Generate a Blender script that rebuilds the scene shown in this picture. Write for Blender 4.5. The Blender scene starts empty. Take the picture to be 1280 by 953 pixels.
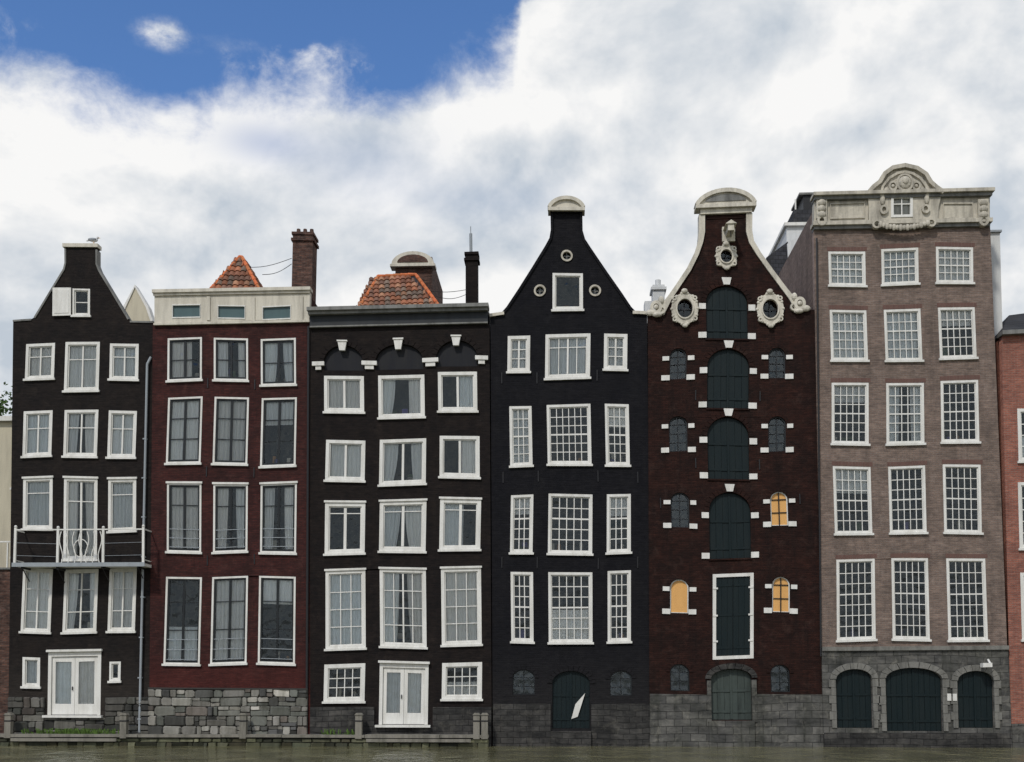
import bpy, math, random
from mathutils import Vector
random.seed(7)
sc=bpy.context.scene
# ---------------------------------------------------------------- camera
F=1440.0; PITCH=math.radians(3.5); YAW=math.radians(2.5); V0=761.0
CX=45*math.tan(YAW); CAM=Vector((CX,-45.0,2.6))
RT=Vector((math.cos(YAW),math.sin(YAW),0))
FW=Vector((-math.sin(YAW)*math.cos(PITCH),math.cos(YAW)*math.cos(PITCH),math.sin(PITCH)))
UP=RT.cross(FW)
def DIR(u,v): return FW+RT*((u-640)/F)+UP*((V0-v)/F)
def S(u,v,y=0.0):
    """survey point -> (x,z) on the vertical plane at depth y"""
    d=DIR(u,v); t=(y-CAM.y)/d.y
    return (CAM.x+t*d.x, CAM.z+t*d.z)
def R(u0,v0,u1,v1,y=0.0):
    um=(u0+u1)/2; vm=(v0+v1)/2
    return (S(u0,vm,y)[0],S(u1,vm,y)[0],S(um,v1,y)[1],S(um,v0,y)[1])
cd=bpy.data.cameras.new("camera"); cam=bpy.data.objects.new("camera",cd); sc.collection.objects.link(cam)
cam.location=CAM; cam.rotation_euler=(math.pi/2+PITCH,0,YAW)
cd.sensor_width=36; cd.lens=36*F/1280; cd.shift_y=(V0-476.5)/1280; cd.clip_end=5000
sc.camera=cam
# ---------------------------------------------------------------- materials
class NT:
    def __init__(s,nt): s.t=nt; s.n=nt.nodes; s.l=nt.links
    def new(s,ty,**k):
        n=s.n.new(ty)
        for a,b in k.items(): setattr(n,a,b)
        return n
    def math(s,op,a,b=None,c=None,clamp=False):
        n=s.n.new('ShaderNodeMath'); n.operation=op; n.use_clamp=clamp
        for i,x in enumerate((a,b,c)):
            if x is None: continue
            if isinstance(x,(int,float)): n.inputs[i].default_value=x
            else: s.l.new(x,n.inputs[i])
        return n.outputs[0]
    def mix(s,f,a,b,bt='MIX'):
        n=s.n.new('ShaderNodeMix'); n.data_type='RGBA'; n.blend_type=bt
        for i,x in ((0,f),(6,a),(7,b)):
            if isinstance(x,(int,float)): n.inputs[i].default_value=x
            elif isinstance(x,tuple): n.inputs[i].default_value=x
            else: s.l.new(x,n.inputs[i])
        return n.outputs[2]
    def noise(s,vec,scale,detail=4,rough=.55,dist=0):
        n=s.n.new('ShaderNodeTexNoise'); n.inputs['Scale'].default_value=scale
        n.inputs['Detail'].default_value=detail; n.inputs['Roughness'].default_value=rough
        n.inputs['Distortion'].default_value=dist
        s.l.new(vec,n.inputs['Vector']); return n.outputs['Fac']
    def ramp(s,f,a,b):
        return s.math('MULTIPLY_ADD',f,1.0/(b-a),-a/(b-a),clamp=True)
    def mapv(s,vec,sc_):
        n=s.n.new('ShaderNodeMapping'); n.inputs['Scale'].default_value=sc_
        s.l.new(vec,n.inputs['Vector']); return n.outputs[0]
def base(name):
    m=bpy.data.materials.new(name); m.use_nodes=True; t=NT(m.node_tree)
    p=m.node_tree.nodes['Principled BSDF']
    tc=t.new('ShaderNodeTexCoord').outputs['Object']
    return m,t,p,tc
def scale_c(c,k): return (c[0]*k,c[1]*k,c[2]*k,1)
def mat_paint(name,col,rough=.6,dirt=.35,dcol=None,attr=False,spec=.3,bump=.15,fine=30):
    m,t,p,tc=base(name)
    dcol=dcol or scale_c(col,.45)
    st=t.noise(t.mapv(tc,(2.2,2.2,.35)),1.6,4,.65)
    n2=t.noise(tc,fine,3,.6)
    f=t.math('MULTIPLY',t.ramp(st,.42,.78),dirt,clamp=True)
    c=t.mix(f,col,dcol)
    c=t.mix(t.ramp(n2,.2,.8),c,t.mix(1.0,c,(.78,.78,.78,1),'MULTIPLY'))
    if attr:
        a=t.new('ShaderNodeAttribute',attribute_name='Col'); c=t.mix(1.0,c,a.outputs['Color'],'MULTIPLY')
    t.l.new(c,p.inputs['Base Color']); p.inputs['Roughness'].default_value=rough
    p.inputs['Specular IOR Level'].default_value=spec
    b=t.new('ShaderNodeBump'); b.inputs['Strength'].default_value=bump; b.inputs['Distance'].default_value=.02
    t.l.new(n2,b.inputs['Height']); t.l.new(b.outputs[0],p.inputs['Normal'])
    return m
def mat_brick(name,c1,c2,mortar,stain,stain_amt=.5,w=.22,hh=.07,ms=.009,spec=.1,light=None,low=None,bumpd=.012,con=.5,lamt=.5):
    m,t,p,tc=base(name)
    s=t.new('ShaderNodeSeparateXYZ'); t.l.new(tc,s.inputs[0])
    cb=t.new('ShaderNodeCombineXYZ')
    t.l.new(t.math('ADD',s.outputs[0],s.outputs[1]),cb.inputs[0])
    wob=t.noise(tc,.35,1,.5)     # old courses sag a little
    t.l.new(t.math('ADD',s.outputs[2],t.math('MULTIPLY',wob,.25)),cb.inputs[1])
    br=t.new('ShaderNodeTexBrick'); t.l.new(cb.outputs[0],br.inputs['Vector'])
    br.inputs['Scale'].default_value=1; br.inputs['Brick Width'].default_value=w; br.inputs['Row Height'].default_value=hh
    br.inputs['Mortar Size'].default_value=ms; br.inputs['Mortar Smooth'].default_value=.3
    br.inputs['Color1'].default_value=c1; br.inputs['Color2'].default_value=c2; br.inputs['Mortar'].default_value=mortar
    c=br.outputs['Color']
    n1=t.noise(tc,.9,6,.68,.4); n2=t.noise(t.mapv(tc,(1.8,1.8,.22)),1.3,5,.68)
    n3=t.noise(t.mapv(cb.outputs[0],(.8/w,.9/hh,1)),.75,3,.75)
    c=t.mix(t.math('MULTIPLY',t.ramp(n1,.42,.68),stain_amt),c,stain)
    c=t.mix(t.math('MULTIPLY',t.ramp(n2,.5,.7),stain_amt),c,stain)
    if light: c=t.mix(t.math('MULTIPLY',t.ramp(t.noise(tc,2.1,6,.75,.8),.53,.72),lamt),c,light)
    if low:
        g=t.math('MULTIPLY',t.ramp(t.math('ADD',s.outputs[2],t.math('MULTIPLY',n1,1.5)),low[1],low[0]),low[3])
        c=t.mix(g,c,low[2])
    # every brick fired a little differently
    k0=1-.5*con; k1=1+.6*con
    c=t.mix(t.ramp(n3,.32,.68),t.mix(1.0,c,(k0,k0,k0*1.02,1),'MULTIPLY'),t.mix(1.0,c,(k1,k1*.98,k1*.95,1),'MULTIPLY'))
    t.l.new(c,p.inputs['Base Color']); p.inputs['Roughness'].default_value=.85; p.inputs['Specular IOR Level'].default_value=spec
    b=t.new('ShaderNodeBump'); b.inputs['Strength'].default_value=.6; b.inputs['Distance'].default_value=bumpd
    t.l.new(t.math('ADD',t.math('MULTIPLY',br.outputs['Fac'],-1.0),t.math('ADD',n3,n1)),b.inputs['Height']); t.l.new(b.outputs[0],p.inputs['Normal'])
    return m
def mat_glass(name,refl=.12,tint=(.8,.88,.88,1)):
    m=bpy.data.materials.new(name); m.use_nodes=True; t=NT(m.node_tree); m.node_tree.nodes.clear()
    o=t.new('ShaderNodeOutputMaterial'); g=t.new('ShaderNodeBsdfGlossy'); tr=t.new('ShaderNodeBsdfTransparent')
    g.inputs['Roughness'].default_value=.02; g.inputs['Color'].default_value=(.85,.95,1,1); tr.inputs['Color'].default_value=tint
    tc=t.new('ShaderNodeTexCoord').outputs['Object']
    b=t.new('ShaderNodeBump'); b.inputs['Strength'].default_value=.5; b.inputs['Distance'].default_value=.1
    t.l.new(t.noise(tc,2.6,1,.5),b.inputs['Height']); t.l.new(b.outputs[0],g.inputs['Normal'])
    fr=t.new('ShaderNodeFresnel'); fr.inputs['IOR'].default_value=1.5
    f=t.math('ADD',fr.outputs[0],refl-.04,clamp=True)
    mx=t.new('ShaderNodeMixShader'); t.l.new(f,mx.inputs[0]); t.l.new(tr.outputs[0],mx.inputs[1]); t.l.new(g.outputs[0],mx.inputs[2])
    t.l.new(mx.outputs[0],o.inputs[0]); return m
M={}
M['white']=mat_paint('white_paint',(.78,.77,.72,1),.5,.5,(.40,.38,.32,1))
M['cream']=mat_paint('cream_paint',(.64,.60,.50,1),.6,.6,(.22,.20,.16,1))
M['stonecream']=mat_paint('weathered_sandstone',(.56,.52,.43,1),.8,.85,(.13,.12,.10,1),bump=.5,fine=11)
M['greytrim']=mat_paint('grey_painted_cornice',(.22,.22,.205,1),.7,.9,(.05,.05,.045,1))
M['darksash']=mat_paint('black_sash_paint',(.013,.016,.018,1),.4,.2)
M['frieze']=mat_paint('dark_blue_frieze',(.026,.03,.034,1),.6,.7,(.012,.012,.012,1))
M['archpanel']=mat_paint('arch_panel',(.018,.019,.023,1),.7,.7,(.03,.03,.03,1),spec=.15)
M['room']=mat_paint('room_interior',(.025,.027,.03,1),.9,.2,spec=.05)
M['curtain']=mat_paint('net_curtain',(.93,.94,.92,1),.9,.2,(.7,.72,.7,1),attr=True,spec=.1)
M['green']=mat_paint('dark_green_shutter',(.005,.0125,.0145,1),.55,.6,(.014,.02,.02,1),spec=.2)
M['yellow']=mat_paint('ochre_shutter',(.76,.42,.14,1),.6,.4,(.5,.25,.08,1))
M['pipe']=mat_paint('zinc_pipe',(.33,.36,.38,1),.5,.4)
M['iron']=mat_paint('dark_iron',(.02,.02,.022,1),.5,.3)
M['roof']=mat_brick('slate_roof',(.05,.052,.06,1),(.035,.037,.042,1),(.02,.02,.02,1),(.03,.03,.03,1),.4,.25,.2,.01)
M['tile']=mat_paint('clay_pantile',(1,1,1,1),.8,.5,(.4,.36,.32,1),attr=True,fine=18)
M['stone']=mat_paint('rubble_stone',(1.0,1.0,.97,1),.9,.9,(.42,.42,.38,1),attr=True,bump=1.0,fine=6,spec=.15)
M['mortar']=mat_paint('dark_mortar',(.05,.048,.044,1),.95,.4)
M['wood']=mat_paint('weathered_timber',(.24,.225,.19,1),.85,.8,(.06,.06,.045,1),bump=.5)
M['glass']=mat_glass('window_glass',.05,(.98,.99,.98,1))
M['glassdark']=mat_glass('old_window_glass',.07,(.6,.7,.7,1))
M['tealglass']=mat_paint('teal_blind',(.07,.12,.125,1),.4,.3)
M['b1']=mat_brick('black_tarred_brick',(.0160,.0135,.0130,1),(.0105,.0095,.0095,1),(.012,.011,.011,1),(.021,.0165,.0145,1),.6,light=(.031,.025,.021,1),low=(2.2,4.5,(.042,.037,.032,1),.6))
M['b2']=mat_brick('dark_red_brick',(.070,.0225,.0195,1),(.043,.0155,.0150,1),(.032,.020,.019,1),(.023,.012,.0115,1),.75,light=(.088,.043,.037,1),low=(2.4,4.8,(.080,.019,.016,1),.6))
M['b3']=mat_brick('black_brick',(.0140,.0108,.0105,1),(.0090,.0080,.0082,1),(.011,.0097,.0098,1),(.020,.0155,.0135,1),.55,light=(.028,.022,.019,1))
M['b4']=mat_brick('blue_black_brick',(.0092,.0095,.0118,1),(.0072,.0074,.0095,1),(.0075,.0075,.0095,1),(.014,.0135,.015,1),.5,light=(.019,.019,.021,1),low=(2.4,4.6,(.024,.023,.023,1),.5))
M['b5']=mat_brick('dark_brown_brick',(.034,.0135,.0102,1),(.019,.0085,.0072,1),(.020,.0115,.0095,1),(.010,.007,.0065,1),.8,light=(.054,.032,.026,1))
M['b6']=mat_brick('taupe_brick',(.215,.155,.126,1),(.155,.113,.094,1),(.195,.165,.145,1),(.088,.071,.061,1),.65,ms=.011,light=(.285,.23,.20,1),con=.5)
M['b7']=mat_brick('red_brick',(.33,.125,.085,1),(.24,.09,.065,1),(.25,.18,.15,1),(.12,.06,.05,1),.5)
M['chim']=mat_brick('chimney_brick',(.13,.065,.048,1),(.06,.035,.03,1),(.09,.075,.065,1),(.03,.022,.02,1),.6,light=(.2,.14,.12,1),con=.9)
M['ash']=mat_brick('bluestone_ashlar',(.12,.118,.11,1),(.07,.07,.068,1),(.035,.035,.034,1),(.04,.042,.036,1),.8,w=.62,hh=.3,ms=.014,light=(.22,.21,.18,1),bumpd=.03,con=.8)
M['ash4']=mat_brick('dark_stone_base',(.065,.063,.06,1),(.035,.035,.034,1),(.02,.02,.02,1),(.02,.02,.02,1),.7,w=.5,hh=.22,ms=.012,light=(.11,.105,.09,1),bumpd=.03,con=.8)
M['archst']=mat_paint('arch_stone',(.20,.195,.175,1),.85,.8,(.05,.05,.045,1),bump=.6,fine=8)
M['creamwall']=mat_paint('cream_render',(.58,.53,.40,1),.85,.5,(.32,.29,.22,1))
M['whitewall']=mat_paint('whitewashed_wall',(.66,.67,.66,1),.8,.5,(.36,.37,.36,1))
M['algae']=mat_paint('algae_stone',(.5,.52,.36,1),.85,.9,(.12,.14,.07,1),bump=.8,attr=True,fine=8)
M['leaf']=mat_paint('leaf',(.055,.10,.025,1),.7,.3,attr=True)
M['bark']=mat_paint('bark',(.09,.07,.05,1),.9,.5)
M['gull']=mat_paint('gull_feathers',(.7,.7,.7,1),.7,.2)
M['gullgrey']=mat_paint('gull_wing',(.3,.32,.34,1),.7,.2)
M['roomlamp']=mat_paint('room_objects',(1,1,1,1),.8,.2,attr=True)
M['brickdark']=mat_paint('rubbed_brick_arch',(.15,.085,.07,1),.85,.5)
M['doorgrey']=mat_paint('faded_green_door',(.05,.065,.058,1),.6,.9,(.014,.02,.018,1))
M['stonelight']=mat_paint('pale_carved_stone',(.66,.62,.52,1),.75,.75,(.24,.22,.18,1),bump=.5,fine=12)
# ---------------------------------------------------------------- mesh helpers
def warp(co):
    """the slow settlement of old house fronts"""
    x,y,z=co
    k=min(1,max(0,(z-.8)/2))
    return (x+k*.026*math.sin(z*.75+x*.23), y, z+k*.032*math.sin(x*1.25+2*math.sin(z*.33)))
class Acc:
    def __init__(s): s.v=[];s.f=[];s.c=[]
    def add(s,vs,fs,c=(1,1,1)):
        o=len(s.v); s.v+= [tuple(v) for v in vs]
        for f in fs: s.f.append([i+o for i in f]); s.c.append(c)
    def box(s,x0,x1,y0,y1,z0,z1,c=(1,1,1),j=0):
        vs=[(x,y,z) for z in (z0,z1) for y in (y0,y1) for x in (x0,x1)]
        if j: vs=[tuple(a+random.uniform(-j,j) for a in v) for v in vs]
        s.add(vs,[(0,1,5,4),(1,3,7,5),(3,2,6,7),(2,0,4,6),(4,5,7,6),(0,2,3,1)],c)
    def prism(s,pts,y0,y1,c=(1,1,1),caps=(1,1)):
        n=len(pts)
        a=sum(pts[i][0]*pts[(i+1)%n][1]-pts[(i+1)%n][0]*pts[i][1] for i in range(n))
        if a<0: pts=pts[::-1]
        vs=[(x,y0,z) for x,z in pts]+[(x,y1,z) for x,z in pts]
        fs=[(i,n+i,n+(i+1)%n,(i+1)%n) for i in range(n)]
        if caps[0]: fs.append(tuple(range(n)))
        if caps[1]: fs.append(tuple(range(2*n-1,n-1,-1)))
        s.add(vs,fs,c)
    def ribbon(s,pts,w,y0,y1,closed=False,c=(1,1,1)):
        n=len(pts); L_=[];R_=[]
        ww=w if isinstance(w,(list,tuple)) else [w]*n
        for i in range(n):
            a=pts[i-1] if (i>0 or closed) else pts[i]; b=pts[(i+1)%n] if (i<n-1 or closed) else pts[i]
            dx,dz=b[0]-a[0],b[1]-a[1]; l=math.hypot(dx,dz) or 1; nx,nz=-dz/l*ww[i]/2,dx/l*ww[i]/2
            L_.append((pts[i][0]+nx,pts[i][1]+nz)); R_.append((pts[i][0]-nx,pts[i][1]-nz))
        vs=[]
        for a,b in zip(L_,R_): vs+=[(a[0],y0,a[1]),(b[0],y0,b[1]),(b[0],y1,b[1]),(a[0],y1,a[1])]
        fs=[]
        m=n if closed else n-1
        for i in range(m):
            o=4*i; q=4*((i+1)%n)
            for k in range(4): fs.append((o+k,o+(k+1)%4,q+(k+1)%4,q+k))
        if not closed: fs+=[(3,2,1,0),(4*n-4,4*n-3,4*n-2,4*n-1)]
        s.add(vs,fs,c)
    def ring(s,cx,cz,rx,rz,w,y0,y1,a0=0,a1=360,n=28,c=(1,1,1)):
        full=abs(a1-a0)>=360
        k=n if full else n+1
        pts=[(cx+rx*math.cos(math.radians(a0+(a1-a0)*i/n)),cz+rz*math.sin(math.radians(a0+(a1-a0)*i/n))) for i in range(k)]
        s.ribbon(pts,w,y0,y1,closed=full,c=c)
    def cyl(s,p0,p1,r,n=8,r1=None,c=(1,1,1)):
        p0=Vector(p0);p1=Vector(p1); d=(p1-p0).normalized(); r1=r if r1 is None else r1
        a=d.orthogonal().normalized(); b=d.cross(a)
        vs=[];
        for p,q in ((p0,r),(p1,r1)):
            for i in range(n):
                t=2*math.pi*i/n; vs.append(p+a*math.cos(t)*q+b*math.sin(t)*q)
        fs=[(i,(i+1)%n,n+(i+1)%n,n+i) for i in range(n)]+[tuple(range(n-1,-1,-1)),tuple(range(n,2*n))]
        s.add(vs,fs,c)
    def ball(s,p,r,n=8,m=6,c=(1,1,1)):
        if not isinstance(r,tuple): r=(r,r,r)
        vs=[(p[0],p[1],p[2]+r[2])]
        for j in range(1,m):
            t=math.pi*j/m
            for i in range(n):
                a=2*math.pi*i/n; vs.append((p[0]+r[0]*math.sin(t)*math.cos(a),p[1]+r[1]*math.sin(t)*math.sin(a),p[2]+r[2]*math.cos(t)))
        vs.append((p[0],p[1],p[2]-r[2])); e=len(vs)-1
        fs=[(0,1+i,1+(i+1)%n) for i in range(n)]
        for j in range(m-2):
            for i in range(n):
                a=1+j*n+i; b=1+j*n+(i+1)%n; fs.append((a,a+n,b+n,b))
        o=1+(m-2)*n
        fs+=[(e,o+(i+1)%n,o+i) for i in range(n)]
        s.add(vs,fs,c)
    def build(s,name,parent,mat,smooth=False,wp=False):
        me=bpy.data.meshes.new(name); me.from_pydata([warp(v) for v in s.v] if wp else s.v,[],s.f)
        ca=me.color_attributes.new('Col','FLOAT_COLOR','CORNER')
        buf=[]
        for f,c in zip(s.f,s.c):
            for _ in f: buf+=[c[0],c[1],c[2],1]
        ca.data.foreach_set('color',buf)
        me.materials.append(mat)
        if smooth: me.polygons.foreach_set('use_smooth',[True]*len(me.polygons))
        me.update()
        ob=bpy.data.objects.new(name,me); sc.collection.objects.link(ob)
        if parent: ob.parent=parent
        return ob
class Thing:
    def __init__(s,name,oy=0):
        s.e=bpy.data.objects.new(name,None); sc.collection.objects.link(s.e); s.e.location=(0,oy,0); s.e.empty_display_size=.3
        s.p={}; s.holes=[]; s.wp=('canal_house' in name or 'warehouse' in name)
    def a(s,part,mat):
        k=(part,mat)
        if k not in s.p: s.p[k]=Acc()
        return s.p[k]
    def done(s,smooth=()):
        for (part,mat),acc in s.p.items(): acc.build(part,s.e,M[mat],part in smooth,s.wp)
    def wall(s,part,mat,outline,y0=0,th=.3,holes=None):
        cu=bpy.data.curves.new('tmp','CURVE'); cu.dimensions='2D'; cu.fill_mode='BOTH'; cu.extrude=th/2
        for poly in [outline]+list(s.holes if holes is None else holes):
            sp=cu.splines.new('POLY'); sp.points.add(len(poly)-1); sp.use_cyclic_u=True
            for i,(x,z) in enumerate(poly): sp.points[i].co=(x,z,0,1)
        ob=bpy.data.objects.new('tmp',cu); sc.collection.objects.link(ob)
        dg=bpy.context.evaluated_depsgraph_get(); dg.update()
        me=bpy.data.meshes.new_from_object(ob.evaluated_get(dg))
        bpy.data.objects.remove(ob)
        for v in me.vertices:
            x,y,z=v.co; q=(x,y0+th/2-z,y); v.co=warp(q) if s.wp else q
        me.materials.clear(); me.materials.append(M[mat]); me.name=part
        o=bpy.data.objects.new(part,me); sc.collection.objects.link(o); o.parent=s.e
        return o
def P(pts,y=0): return [S(u,v,y) for u,v in pts]
def rectpoly(r,i=0): return [(r[0]+i,r[2]+i),(r[1]-i,r[2]+i),(r[1]-i,r[3]-i),(r[0]+i,r[3]-i)]
def archpoly(r,rise,i=0,n=12):
    x0,x1,z0,z1=r[0]+i,r[1]-i,r[2]+i,r[3]-i; cx=(x0+x1)/2; a=(x1-x0)/2
    return [(x0,z0),(x1,z0)]+[(cx+a*math.cos(math.pi*k/n),z1-rise+rise*math.sin(math.pi*k/n)) for k in range(n+1)]
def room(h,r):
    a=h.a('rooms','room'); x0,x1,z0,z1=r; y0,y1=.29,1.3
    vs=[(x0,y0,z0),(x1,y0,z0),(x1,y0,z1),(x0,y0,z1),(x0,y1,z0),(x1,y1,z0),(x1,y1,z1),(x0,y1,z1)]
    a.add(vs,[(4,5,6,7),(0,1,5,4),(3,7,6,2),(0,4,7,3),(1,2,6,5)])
def pleat(h,x0,x1,z0,z1,y,tie=0,side=0):
    """hanging curtain with folds; tie>0 draws the lower half to one side"""
    a=h.a('curtains','curtain'); g=random.uniform(.78,1.0); w=random.uniform(-.03,.03); col=(g+w,g,g-w*.8)
    y-=.09
    n=max(8,int((x1-x0)/.035)); ph=random.uniform(0,6); k=random.uniform(.9,1.4)
    rows=5; vs=[]
    for j in range(rows+1):
        t=j/rows; z=z1+(z0-z1)*t
        sh=tie*t*t
        for i in range(n+1):
            s_=i/n
            x=x0+(x1-x0)*s_
            if tie:
                if side<0: x=x0+(x1-x0)*s_*(1-sh*.5)
                else: x=x1-(x1-x0)*(1-s_)*(1-sh*.5)
            vs.append((x,y+.024*math.sin(ph+i*1.3*k)+.01*math.sin(i*2.9+j*.4),z))
    fs=[(j*(n+1)+i,(j+1)*(n+1)+i,(j+1)*(n+1)+i+1,j*(n+1)+i+1) for j in range(rows) for i in range(n)]
    a.add(vs,fs,col)
def window(h,px,cols=2,rows=2,hs=None,mw=.035,cm=0,frame='white',sash='white',cur='full',fw=.1,sill=True,glass='glass',sw=.045,lintel=False,thick_h=None,out=.02):
    r=R(*px); x0,x1,z0,z1=r
    h.holes.append(rectpoly(r,.012)); room(h,(x0,x1,z0,z1))
    fa=h.a('window_frames',frame)
    fa.box(x0,x0+fw,-out,.13,z0,z1); fa.box(x1-fw,x1,-out,.13,z0,z1)
    fa.box(x0+fw,x1-fw,-out+.003,.127,z1-fw,z1); fa.box(x0+fw,x1-fw,-out+.003,.127,z0,z0+fw*.9)
    if sill: h.a('window_sills',frame).box(x0-.05,x1+.05,-.085,.02,z0-.075,z0+.012)
    if lintel: h.a('window_lintels',frame).box(x0-.04,x1+.04,-.07,.02,z1-.01,z1+.07)
    ix0,ix1,iz0,iz1=x0+fw,x1-fw,z0+fw*.9,z1-fw
    sa=h.a('window_sashes',sash)
    sa.box(ix0,ix0+sw,.03,.1,iz0,iz1); sa.box(ix1-sw,ix1,.03,.1,iz0,iz1)
    sa.box(ix0+sw,ix1-sw,.033,.097,iz0,iz0+sw*1.2); sa.box(ix0+sw,ix1-sw,.033,.097,iz1-sw,iz1)
    gx0,gx1,gz0,gz1=ix0+sw,ix1-sw,iz0+sw*1.2,iz1-sw
    xs=[gx0+(gx1-gx0)*i/cols for i in range(cols+1)]
    hs=hs if hs is not None else [j/rows for j in range(1,rows)]
    zs=[gz1]+[gz1-(gz1-gz0)*t for t in hs]+[gz0]
    for i,x in enumerate(xs[1:-1]):
        w=cm if (cm and (cols%2==0) and i==cols//2-1) else mw
        sa.box(x-w/2,x+w/2,.038,.092,gz0,gz1)
    for j,z in enumerate(zs[1:-1]):
        w=thick_h if (thick_h and j==(len(zs)-3)//2) else mw
        sa.box(gx0,gx1,.044,.086,z-w/2,z+w/2)
    ga=h.a('window_glass',glass)
    for i in range(cols):
        for j in range(len(zs)-1):
            o=[random.uniform(-.008,.008) for _ in range(3)]
            ga.add([(xs[i],.066+o[0],zs[j+1]),(xs[i+1],.066+o[1],zs[j+1]),(xs[i+1],.066+o[1]+o[2],zs[j]),(xs[i],.066+o[0]+o[2],zs[j])],[(0,1,2,3)])
    W=gx1-gx0; H=gz1-gz0; cz0=gz0-.06; cz1=gz1+.04; a_=gx0-.04; b_=gx1+.04
    if cur=='full': pleat(h,a_,b_,cz0,cz1,.24)
    elif cur=='sides':
        k=random.uniform(.34,.5); k2=k+random.uniform(-.08,.06); pleat(h,a_,a_+W*k,cz0,cz1,.24,random.uniform(0,.7),-1); pleat(h,b_-W*k2,b_,cz0,cz1,.25,random.uniform(0,.7),1)
    elif cur=='part':
        k=random.uniform(.55,.8)
        if random.random()<.5: pleat(h,a_,a_+W*k,cz0,cz1,.24)
        else: pleat(h,b_-W*k,b_,cz0,cz1,.24)
    elif cur=='half': pleat(h,a_,b_,cz0,cz0+H*random.uniform(.42,.6),.24)
    elif cur=='top': pleat(h,a_,b_,cz1-H*random.uniform(.2,.45),cz1,.24)
    if cur in('none','top','sides') or random.random()<.2:
        o=h.a('room_objects','roomlamp')
        for _ in range(random.randint(1,3)):
            x=random.uniform(gx0+.1,gx1-.1); w=random.uniform(.05,.14); hh=random.uniform(.12,.4)
            c=random.choice([(.4,.2,.07),(.5,.48,.4),(.08,.12,.06),(.12,.1,.3),(.3,.28,.25),(.6,.58,.5)])
            if random.random()<.5: o.box(x-w,x+w,.4,.5,gz0-.05,gz0+hh,c)
            else:
                o.cyl((x,.42,gz0-.05),(x,.42,gz0+hh*.6),w*.5,8,c=c); o.ball((x,.42,gz0+hh*.75),(w,.09,hh*.35),c=c)
    return r
def body(h,px,mat,y1=9,y0=.29):
    pts=P(px); a=h.a('side_and_rear_walls',mat); a.prism(pts,y0,y1,caps=(0,1))
def rubble(acc,back,x0,x1,z0,z1,y,pal,hmin=.2,hmax=.42,k=1.0):
    back.box(x0,x1,y+.05,y+.2,z0,z1)
    z=z0
    def st(xa,xb,za,zb):
        # irregular five-to-eight sided stone with a rough chamfer
        c=random.choice(pal); g=random.uniform(.65,1.25)*k; e=.004
        xa+=e; xb-=e; za+=e; zb-=e; w=xb-xa; hh=zb-za; m=min(w,hh)*.32
        pts=[]
        for cx_,cz_,sx,sz in ((xa,za,1,1),(xb,za,-1,1),(xb,zb,-1,-1),(xa,zb,1,-1)):
            a_=random.uniform(.15,1)*m; b_=random.uniform(.15,1)*m
            p1=(cx_+sx*a_,cz_+random.uniform(0,.012)*sz); p2=(cx_+random.uniform(0,.012)*sx,cz_+sz*b_)
            pts+= [p2,p1] if (sx,sz) in ((1,1),(-1,-1)) else [p1,p2]
        yy=y-random.uniform(0,.07); n=len(pts); mx=(xa+xb)/2; mz=(za+zb)/2
        tl=random.uniform(-.03,.03); tv=random.uniform(-.03,.02)
        vs=[(px_,y+.1,pz_) for px_,pz_ in pts]+[(px_,y+.01,pz_) for px_,pz_ in pts]+[(mx+(px_-mx)*.86,yy+tl*(px_-mx)/w*2+tv*(pz_-mz)/hh*2,mz+(pz_-mz)*.84) for px_,pz_ in pts]
        fs=[(i,(i+1)%n,n+(i+1)%n,n+i) for i in range(n)]+[(n+i,n+(i+1)%n,2*n+(i+1)%n,2*n+i) for i in range(n)]+[tuple(range(2*n,3*n))]
        acc.add(vs,fs,tuple(q*g for q in c))
    while z<z1-.02:
        hh=min(random.uniform(hmin,hmax),z1-z)
        if z1-z-hh<.1: hh=z1-z
        x=x0
        while x<x1-.02:
            w=min(random.choice([random.uniform(.18,.45),random.uniform(.35,.9)]),x1-x)
            if x1-x-w<.12: w=x1-x
            if hh>.26 and random.random()<.4:
                m_=z+hh*random.uniform(.35,.65)
                st(x,x+w,z,m_)
                if w>.5: xm=x+w*random.uniform(.35,.65); st(x,xm,m_,z+hh); st(xm,x+w,m_,z+hh)
                else: st(x,x+w,m_,z+hh)
            else: st(x,x+w,z,z+hh)
            x+=w
        z+=hh
def shutter(h,px,rise,mat='green',y=.1,planks=6):
    r=R(*px); x0,x1,z0,z1=r; rs=rise/32.0
    h.holes.append(archpoly(r,rs) if rs>0 else rectpoly(r))
    h.a('shutter_backing','darksash').prism(archpoly(r,max(rs,.01),-.02),y+.03,y+.08)
    a=h.a('shutters',mat); cx=(x0+x1)/2; A=(x1-x0)/2
    for i in range(planks):
        a0=x0+(x1-x0)*i/planks+.006; a1=x0+(x1-x0)*(i+1)/planks-.006
        zt=lambda x: z1-rs+rs*math.sqrt(max(0,1-((x-cx)/A)**2))
        k=3; top=[(a1+(a0-a1)*q/k,zt(a1+(a0-a1)*q/k)-.01) for q in range(k+1)]
        dy=.012 if i%2 else 0
        a.prism([(a0,z0+.01),(a1,z0+.01)]+top,y-dy,y+.028)
    b=h.a('shutter_rails',mat)
    b.box(cx-.035,cx+.035,y-.04,y-.013,z0+.03,z1-.05)
    for t in (.14,.55):
        b.box(x0+.04,cx-.05,y-.035,y-.014,z0+(z1-z0)*t,z0+(z1-z0)*t+.09); b.box(cx+.05,x1-.04,y-.035,y-.014,z0+(z1-z0)*t,z0+(z1-z0)*t+.09)
    return r
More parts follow.
